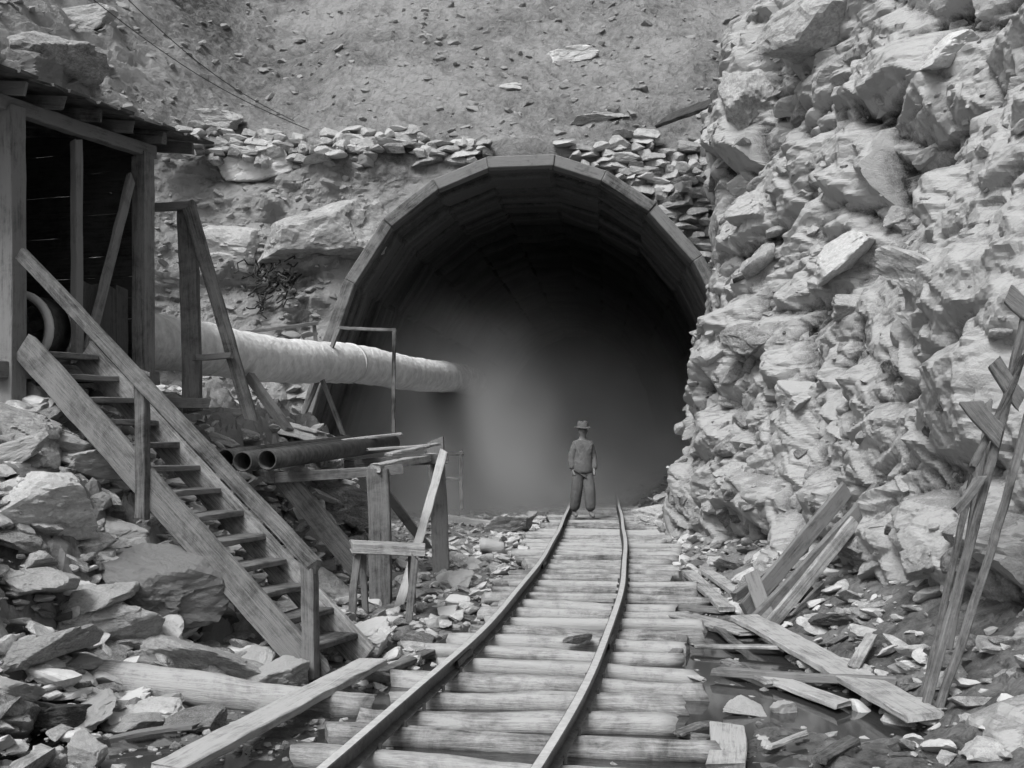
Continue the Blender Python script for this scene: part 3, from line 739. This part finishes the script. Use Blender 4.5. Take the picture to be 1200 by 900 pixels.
# stairs
A0 = Vector((-1.40, 8.85, 0)); dd = Vector((-.93, .37, 0)).normalized(); ww = Vector((.37, .93, 0)).normalized(); RUN = 2.66; RISE = 2.36
st = thing('wooden_stairs', A0, 'steep wooden staircase with one handrail climbing left to the shed', 'stairs')
sd = dd*RUN+Vector((0, 0, RISE))
for k_ in (0, .68):
    beam('stringer', A0+ww*k_+Vector((0, 0, -.02))-sd*.01, A0+ww*k_+sd, .05, .24, M_wood if k_ == 0 else M_woodp, st)
nst = 13
for i in range(nst):
    f = (i+.75)/nst; c = A0+dd*RUN*f+Vector((0, 0, RISE*f+.0))
    beam('tread', c+ww*.03, c+ww*.65, .25, .045, M_wood, st)
beam('newel_post', A0+Vector((-.03, -.09, -.05)), A0+Vector((-.04, -.09, .80)), .1, .09, M_wood, st, e)
mp_ = A0+dd*1.48-ww*.06
beam('rail_post', mp_+Vector((0, 0, 1.05)), mp_+Vector((0, 0, 2.16)), .09, .08, M_wood, st, e)
beam('handrail', A0+Vector((.02, -.15, .76)), A0+sd+Vector((0, -.10, .74)), .05, .11, M_wood, st)
# ---------------------------------------------------------------- ventilation duct
duct = thing('ventilation_duct', (-3.68, 12.7, 2.3), 'fat pale ventilation duct running from the shed into the tunnel', 'duct')
D0 = Vector((-4.12, 10.85, 2.58)); D1 = Vector((-1.12, 24., 2.68)); path = []
for i in range(100):
    f = i/99
    y = D0.y+(25.5-D0.y)*f; x = D0.x+(y-D0.y)*(D1.x-D0.x)/(D1.y-D0.y); path.append((x, y, 2.57+.03*math.sin(y*1.1)+.010*(y-12)-.02*max(0, y-21.5)))
link('duct_tube', tube_mesh(path, .29, 32, .27, lambda i: .29+.006*math.sin(i*.7)+.006*math.sin(i*1.9)), M_canvas, duct)
for i in (20, 50):
    a, b_ = Vector(path[i]), Vector(path[i+1]); u = (b_-a).normalized()
    link('duct_band', tube_mesh([a, a+u*.06], .304, 32), M_ductd, duct)
u = (Vector(path[1])-Vector(path[0])).normalized()
fan = thing('fan_housing', (-4.2, 10.6, 2.3), 'round fan housing with a pale rim inside the shed at the duct end', 'fan')
fp = D0-u*.35
link('fan_casing', tube_mesh([fp, fp+u*.33], .29, 28, .24), M_steel, fan); link('fan_flange', tube_mesh([fp-u*.03, fp+u*.02], .33, 28, .27), M_ductd, fan)
for i in range(4):
    a = i*math.pi/2+.4; s = u.cross(Vector((0, 0, 1))).normalized(); v_ = s.cross(u)
    beam('fan_blade', fp+u*.12, fp+u*.14+(s*math.cos(a)+v_*math.sin(a))*.22, .09, .008, M_steel, fan, u+v_*.4)
# ---------------------------------------------------------------- timber frame beside shed
tf = thing('timber_trestle', P(224, 480, 12.2), 'open timber frame with a slanting brace standing right of the shed', 'trestle')
beam('post', P(226, 482, 12.2), P(219, 240, 12.2), .17, .13, M_wood, tf, (0, 1, 0))
beam('brace', P(294, 492, 12.1), P(222, 243, 12.1), .12, .09, M_wood, tf, (0, 1, 0))
beam('cap_beam', P(174, 243, 12.1), P(222, 241, 12.1), .08, .08, M_wood, tf)
beam('tie_beam', P(228, 419, 12.05), P(272, 417, 12.0), .05, .06, M_wood, tf)
beam('sill', P(186, 473, 12.05), P(244, 472, 12.0), .08, .1, M_wood, tf)
o = beam('leaning_timber', P(292, 440, 14.5), P(338, 505, 14.2), .1, .1, M_wood); tag(o, 'short dark timber leaning below the duct', 'timber')
rl = thing('guard_rail', P(400, 510, 17), 'thin guard rail frame over the duct beside the tunnel mouth', 'railing')
for a, b_ in (((397, 384, 17), (462, 387, 17)), ((290, 389, 16), (370, 379, 17))): beam('top_rail', P(*a), P(*b_), .045, .045, M_wood, rl)
for a, b_ in (((462, 385, 17), (461, 515, 17)), ((368, 378, 17), (373, 442, 17))): beam('upright', P(*a), P(*b_), .05, .05, M_wood, rl)
for a, b_ in (((398, 384, 17.1), (352, 497, 17.2)), ((372, 430, 16.9), (403, 512, 16.8))): beam('brace', P(*a), P(*b_), .07, .05, M_wood, rl)
r2 = thing('guard_rail', P(515, 590, 18), 'small thin rail frame right of the pipe rack', 'railing')
beam('top_rail', P(498, 531, 18), P(541, 532, 18), .04, .05, M_wood, r2); beam('upright', P(540, 530, 18), P(541, 596, 18), .05, .05, M_wood, r2); beam('upright', P(512, 532, 18), P(514, 596, 18), .05, .05, M_wood, r2); beam('mid_rail', P(512, 560, 18), P(540, 562, 18), .04, .04, M_wood, r2)
# ---------------------------------------------------------------- pipe rack
pr = thing('pipe_rack', P(446, 700, 12.3), 'rough timber trestle carrying steel pipes beside the track', 'trestle')
beam('post', P(446, 712, 12.3), P(443, 548, 12.3), .21, .2, M_wood, pr, (0, 1, 0)); beam('post', P(517, 668, 15.0), P(510, 516, 15.0), .2, .18, M_wood, pr, (0, 1, 0))
beam('brace', P(466, 716, 12.0), P(520, 530, 13.6), .09, .06, M_woodp, pr, (0, 1, 0)); beam('brace', P(428, 676, 12.4), P(335, 562, 12.1), .2, .15, M_wood, pr, (0, 1, 0))
beam('brace', P(440, 560, 13.5), P(500, 640, 14.5), .1, .08, M_wood, pr, (0, 1, 0))
beam('crossbeam', P(322, 560, 12.0), P(470, 550, 12.4), .12, .1, M_wood, pr); beam('crossbeam', P(405, 545, 14.4), P(524, 537, 14.6), .12, .12, M_wood, pr)
beam('side_beam', P(440, 549, 12.2), P(512, 534, 15.1), .12, .08, M_woodp, pr)
for i, (a, b_, lab) in enumerate((((313, 539, 11.3), (460, 519, 15.4), 'longest steel pipe, front one on the trestle'), ((284, 541, 11.4), (434, 519, 15.4), 'middle steel pipe with its dark open end on the trestle'), ((264, 538, 11.6), (410, 519, 15.4), 'rearmost steel pipe with open end nearest the duct'))):
    p0, p1 = P(*a), P(*b_); tag(link('steel_pipe', tube_mesh([p0, p0.lerp(p1, .5), p1], .095, 24, .08), M_steel), lab, 'pipe', 'steel pipes on the trestle')
for a, b_, lab in (((395, 517, 14.2), (470, 508, 14.6), 'loose stick lying across the far end of the pipes'), ((455, 533, 13.4), (512, 520, 14.8), 'loose board on the trestle end'), ((430, 527, 14.0), (500, 522, 14.4), 'thin lath lying across the trestle top')):
    o = beam('board', P(*a), P(*b_), .1, .03, M_woodp); tag(o, lab, 'board')
bn = thing('work_bench', P(450, 725, 11.3), 'small crude wooden bench with a pale top in front of the trestle', 'bench')
beam('bench_top', P(413, 640, 11.4), P(497, 645, 11.5), .4, .09, M_woodp, bn)
beam('leg', P(419, 650, 11.3), P(412, 728, 11.2), .07, .05, M_wood, bn, (0, 1, 0)); beam('leg', P(487, 652, 11.3), P(478, 738, 11.2), .07, .05, M_wood, bn, (0, 1, 0))
beam('leg', P(426, 648, 11.65), P(428, 715, 11.65), .06, .05, M_wood, bn, (0, 1, 0)); beam('leg', P(482, 650, 11.65), P(484, 715, 11.65), .06, .05, M_wood, bn, (0, 1, 0))
# ---------------------------------------------------------------- loose timber
def ground_plank(a, b_, w, t, mat, lab, lift=.0, cat='plank', name='plank', l2=None):
    p0, p1 = hit(*a), hit(*b_); p0.z += t/2+lift; p1.z += t/2+(lift if l2 is None else l2)
    for p in (p0, p1): p.z = max(p.z, -.06+t/2+lift)
    o = beam(name, p0, p1, w, t, mat, None, (0, 0, 1), bend=.012); return tag(o, lab, cat)
o = log('log', P(113, 800, 8.05), P(436, 826, 7.8), .115, .085, M_tie); tag(o, 'long peeled log lying from the left bank to the track', 'log')
o = beam('plank', P(195, 915, 6.05)+Vector((0, 0, .05)), P(437, 786, 8.7)+Vector((0, 0, .06)), .2, .05, M_woodp); tag(o, 'long pale plank lying diagonally at the foot of the stairs', 'plank')
ground_plank((872, 737), (1085, 856), .27, .045, M_woodp, 'widest and longest plank on the ground at right', .06)
ground_plank((900, 805), (990, 846), .17, .035, M_woodp, 'short plank half in the puddle beside the widest plank', .01)
ground_plank((852, 868), (850, 915), .2, .04, M_woodp, 'plank end standing out at the bottom edge right of the ties', .02)
ground_plank((838, 800), (1050, 806), .07, .06, M_wood, 'thin pole lying across the puddle', .01, 'pole', 'pole')
ground_plank((812, 768), (966, 766), .09, .03, M_woodp, 'thin lath lying above the puddle', .02)
ground_plank((790, 731), (882, 752), .26, .03, M_woodp, 'broad short board beside the tie ends', .03)
ground_plank((806, 680), (852, 722), .15, .05, M_woodp, 'left one of two short boards lying side by side', .03)
ground_plank((828, 676), (884, 714), .15, .05, M_woodp, 'right one of two short boards lying side by side', .03)
ground_plank((793, 722), (850, 720), .14, .05, M_wood, 'small board next to the tie ends under the short boards', .0)
ground_plank((795, 878), (836, 860), .09, .02, M_woodp, 'splinter of wood beside the near ties', .02)
ground_plank((960, 905), (1000, 880), .1, .03, M_wood, 'scrap of wood at the bottom edge below the puddle', .02)
ground_plank((440, 800), (520, 770), .1, .04, M_wood, 'scrap board left of the left rail', .02)
ground_plank((850, 790), (905, 812), .1, .03, M_woodp, 'small board poking out of the puddle by the thin pole', .02)
ground_plank((935, 775), (1010, 790), .12, .03, M_wood, 'dark board lying under the widest plank', .0)
ground_plank((870, 770), (840, 745), .08, .03, M_wood, 'narrow dark scrap between lath and broad board', .02)
ground_plank((265, 800), (300, 770), .08, .04, M_woodp, 'stick of wood propped on rocks left of the newel post', .04)
ground_plank((1020, 760), (1000, 800), .09, .03, M_woodp, 'short scrap lying across the widest plank side', .09)
ground_plank((790, 800), (826, 812), .07, .02, M_woodp, 'pale splinter at the tie ends left of the puddle', .02)
ground_plank((800, 756), (790, 780), .09, .03, M_wood, 'dark short offcut beside the tie ends', .02)
ground_plank((900, 885), (945, 870), .05, .02, M_woodp, 'thin stick lying in mud near the bottom edge', .02)
ground_plank((130, 880), (230, 862), .06, .03, M_wood, 'dark stick in the mud before the fallen log', .02)
ground_plank((500, 612), (578, 622), .14, .12, M_tie, 'squared log lying near the tunnel mouth left of the track', .05)
o = log('log', hit(563, 648)+Vector((0, 0, .1)), hit(592, 650)+Vector((0, 0, .1)), .1, .1, M_tie); tag(o, 'short sawn log stub left of the track', 'log')
for a, b_, w, t, m, lab in (((886, 728, 11.2), (1029, 573, 11.7), .13, .06, M_wood, 'longest of the boards crossed against the cliff foot'),
        ((872, 716, 11.6), (993, 572, 12.2), .16, .05, M_wood, 'broad board leaning behind the longest crossed board'),
        ((895, 742, 11.0), (1002, 610, 11.5), .12, .05, M_woodp, 'pale board leaning in front of the crossed boards'),
        ((903, 740, 11.1), (880, 672, 11.5), .14, .05, M_wood, 'short upright board at the left of the crossed boards'),
        ((920, 735, 11.3), (965, 690, 11.5), .12, .04, M_woodp, 'short pale board low on the right of the crossed boards'),
        ((860, 700, 12.0), (946, 640, 12.8), .1, .05, M_wood, 'low dark board behind the crossed boards')):
    o = beam('board', P(*a), P(*b_), w, t, m, None, (0, 1, .3)); tag(o, lab, 'board')
ld = thing('broken_ladder', P(1085, 832, 7.6), 'broken wooden ladder of poles leaning on the cliff at the right edge', 'ladder')
beam('side_pole', P(1083, 834, 7.6), P(1204, 360, 8.0), .05, .05, M_wood, ld, (0, 1, 0), bend=.02); beam('side_pole', P(1098, 836, 7.55), P(1210, 470, 7.95), .045, .045, M_wood, ld, (0, 1, 0), bend=.02)
for a, b_, w in (((1136, 470, 7.8), (1172, 512, 7.8), .12), ((1165, 425, 7.9), (1196, 470, 7.9), .1), ((1120, 598, 7.75), (1150, 560, 7.75), .06), ((1182, 345, 7.95), (1215, 372, 7.95), .12)):
    beam('rung', P(*a), P(*b_), w, .04, M_wood, ld, (0, 1, 0))
for a, b_, m, lab in (((1112, 760, 8.0), (1160, 470, 8.3), M_wood, 'dark pole standing behind the broken ladder'), ((1078, 826, 7.8), (1140, 560, 8.2), M_wood, 'pole left of the broken ladder'), ((1140, 545, 7.85), (1200, 420, 7.9), M_wood, 'short stick caught in the top of the broken ladder')):
    o = beam('pole', P(*a), P(*b_), .04, .04, m, None, (0, 1, 0), bend=.01); tag(o, lab, 'pole')
o = beam('board', P(776, 142, 20.9), P(838, 120, 19.6), .42, .06, M_woodd, None, (0, -1, .6)); tag(o, 'dark board tilted against the cliff above the arch', 'board')
for i, (a, b_) in enumerate((((60, -40, 17.5), (362, 152, 22.2)), ((110, -40, 17.5), (345, 142, 22.4)))):
    p0, p1 = P(*a), P(*b_); path = [p0.lerp(p1, f/20)-Vector((0, 0, .25*math.sin(math.pi*f/20))) for f in range(21)]
    tag(link('cable', tube_mesh(path, .007, 6), M_steel), ['left one', 'right one'][i]+' of two thin cables strung over the slope at upper left', 'cable')
def roots(c, label):
    bm = bmesh.new(); rr = random.Random(2)
    for i in range(46):
        p = Vector(c)+Vector((rr.uniform(-.4, .4), rr.uniform(-.1, .1), rr.uniform(-.35, .35))); path = [p]
        for k in range(5): path.append(path[-1]+Vector((rr.uniform(-.14, .14), rr.uniform(-.14, .02), rr.uniform(-.16, .07))))
        me = tube_mesh(path, .014, 5); bm.from_mesh(me); bpy.data.meshes.remove(me)
    me = bpy.data.meshes.new('root_tangle'); bm.to_mesh(me); bm.free(); tag(link('root_tangle', me, M_woodd), label, 'roots')
rc = hillhit(325, 330); roots(rc-Vector((0, .1, 0)), 'tangle of dark roots below the huge angular boulder')
# ---------------------------------------------------------------- person
px_, py_ = 1.30, 22.75; pz = TZ
def skin(name, verts, edges, radii, mat, parent, root=0, sub=2):
    me = bpy.data.meshes.new(name); me.from_pydata(verts, edges, []); me.materials.append(mat)
    o = bpy.data.objects.new(name, me); C.objects.link(o)
    if parent: o.parent = parent
    m = o.modifiers.new('Skin', 'SKIN'); m.use_smooth_shade = True
    for i, r in enumerate(radii):
        me.skin_vertices[0].data[i].radius = (r, r) if not isinstance(r, tuple) else r
        me.skin_vertices[0].data[i].use_root = (i == root)
    s = o.modifiers.new('Sub', 'SUBSURF'); s.levels = sub; s.render_levels = sub
    return o
V = [(0, 0, .95), (0, 0, 1.15), (0, 0, 1.36), (0, .01, 1.47), (0, -.01, 1.54), (0, -.01, 1.63), (0, 0, 1.70)]; R = [.11, .10, .11, .055, .065, .088, .06]; E = [(i, i+1) for i in range(6)]
def add(v, r, par): V.append(v); R.append(r); E.append((par, len(V)-1)); return len(V)-1
add((0, -.115, 1.61), .014, 5)
for s in (-1, 1):
    add((s*.095, 0, 1.62), .016, 5)
    h_ = add((s*.09, 0, .88), .07, 0); kn = add((s*.11, -.04-.06*s, .49), .055, h_); an = add((s*.12, .02-.12*s, .09), .042, kn); add((s*.13, -.16-.12*s, .05), .038, an)
    sh = add((s*.15, 0, 1.37), .05, 2); el = add((s*.20, .03, 1.12), .04, sh); wr = add((s*.19, -.06-.04*s, .90), .028, el); pa = add((s*.185, -.08-.04*s, .83), .032, wr)
    for f, (dx, L) in enumerate(((-.024, .07), (-.008, .08), (.008, .076), (.024, .06))):
        k1 = add((s*.185+s*.3*dx, -.08-.04*s+dx, .80-.02), .009, pa); add((s*.18+s*.3*dx, -.085-.04*s+dx, .78-L), .008, k1)
    add((s*.17, -.135-.04*s, .80), .010, pa)
pe = skin('person', V, E, R, M_skin, None)
pe.location = (px_, py_, pz); pe.rotation_euler = (0, 0, .25); tag(pe, 'person in a brimmed hat and work clothes standing between the rails', 'person')
jv = [(0, 0, .78), (0, 0, .95), (0, 0, 1.2), (0, 0, 1.35), (0, .01, 1.44)]; je = [(0, 1), (1, 2), (2, 3), (3, 4)]; jr = [(.235, .18), (.21, .165), (.185, .145), (.165, .12), .08]
for s in (-1, 1):
    i = len(jv); jv += [(s*.14, 0, 1.36), (s*.21, .03, 1.12), (s*.20, -.06-.04*s, .89)]; je += [(3, i), (i, i+1), (i+1, i+2)]; jr += [.085, .078, .065]
skin('jacket', jv, je, jr, M_cloth, pe)
tv = [(0, 0, .93)]; te = []; tr = [.14]
for s in (-1, 1):
    i = len(tv); tv += [(s*.085, 0, .80), (s*.11, -.04-.06*s, .49), (s*.12, .02-.12*s, .12)]; te += [(0, i), (i, i+1), (i+1, i+2)]; tr += [.125, .115, .10]
skin('trousers', tv, te, tr, M_cloth2, pe)
hm = bpy.data.meshes.new('hat'); prof = [(.15, 1.665), (.145, 1.675), (.105, 1.685), (.1, 1.74), (.085, 1.785), (.0, 1.79)]; hv = []; hf = []
for (r, z) in prof:
    for j in range(20): a = j*math.pi/10; hv.append((math.cos(a)*r, math.sin(a)*r*1.1-.005, z+.01*math.cos(2*a)))
for i in range(len(prof)-1):
    for j in range(20): hf.append((i*20+j, i*20+(j+1) % 20, i*20+20+(j+1) % 20, i*20+20+j))
hm.from_pydata(hv, [], hf+[tuple(range(20))[::-1]]); hm.materials.append(M_cloth2); ho = bpy.data.objects.new('hat', hm); C.objects.link(ho); ho.parent = pe
# ---------------------------------------------------------------- light, camera
w = bpy.data.worlds.new('World'); bpy.context.scene.world = w; w.use_nodes = True; nt = w.node_tree; bg = nt.nodes['Background']
sky = nt.nodes.new('ShaderNodeTexSky'); sky.sky_type = 'NISHITA'; sky.sun_disc = False; sky.sun_elevation = math.radians(50); sky.sun_rotation = math.radians(210); sky.air_density = 1; sky.dust_density = 6
bw = nt.nodes.new('ShaderNodeRGBToBW'); nt.links.new(sky.outputs[0], bw.inputs[0]); nt.links.new(bw.outputs[0], bg.inputs[0]); bg.inputs[1].default_value = .14
sl = bpy.data.lights.new('sun', 'SUN'); sl.energy = 2.8; sl.angle = math.radians(20); so = bpy.data.objects.new('sun', sl); C.objects.link(so)
el, az = math.radians(50), math.radians(210)
dirv = Vector((math.sin(az)*math.cos(el), math.cos(az)*math.cos(el), math.sin(el)))
so.rotation_euler = dirv.to_track_quat('Z', 'Y').to_euler()
cam = bpy.data.cameras.new('camera'); co = bpy.data.objects.new('camera', cam); C.objects.link(co); co.location = (0, 0, H); co.rotation_euler = (math.radians(90), 0, 0)
cam.sensor_width = 36; cam.lens = F/1200*36; cam.shift_y = (HY-450)/1200; cam.clip_end = 1000
sc_ = bpy.context.scene; sc_.camera = co; sc_.view_settings.view_transform = 'Standard'
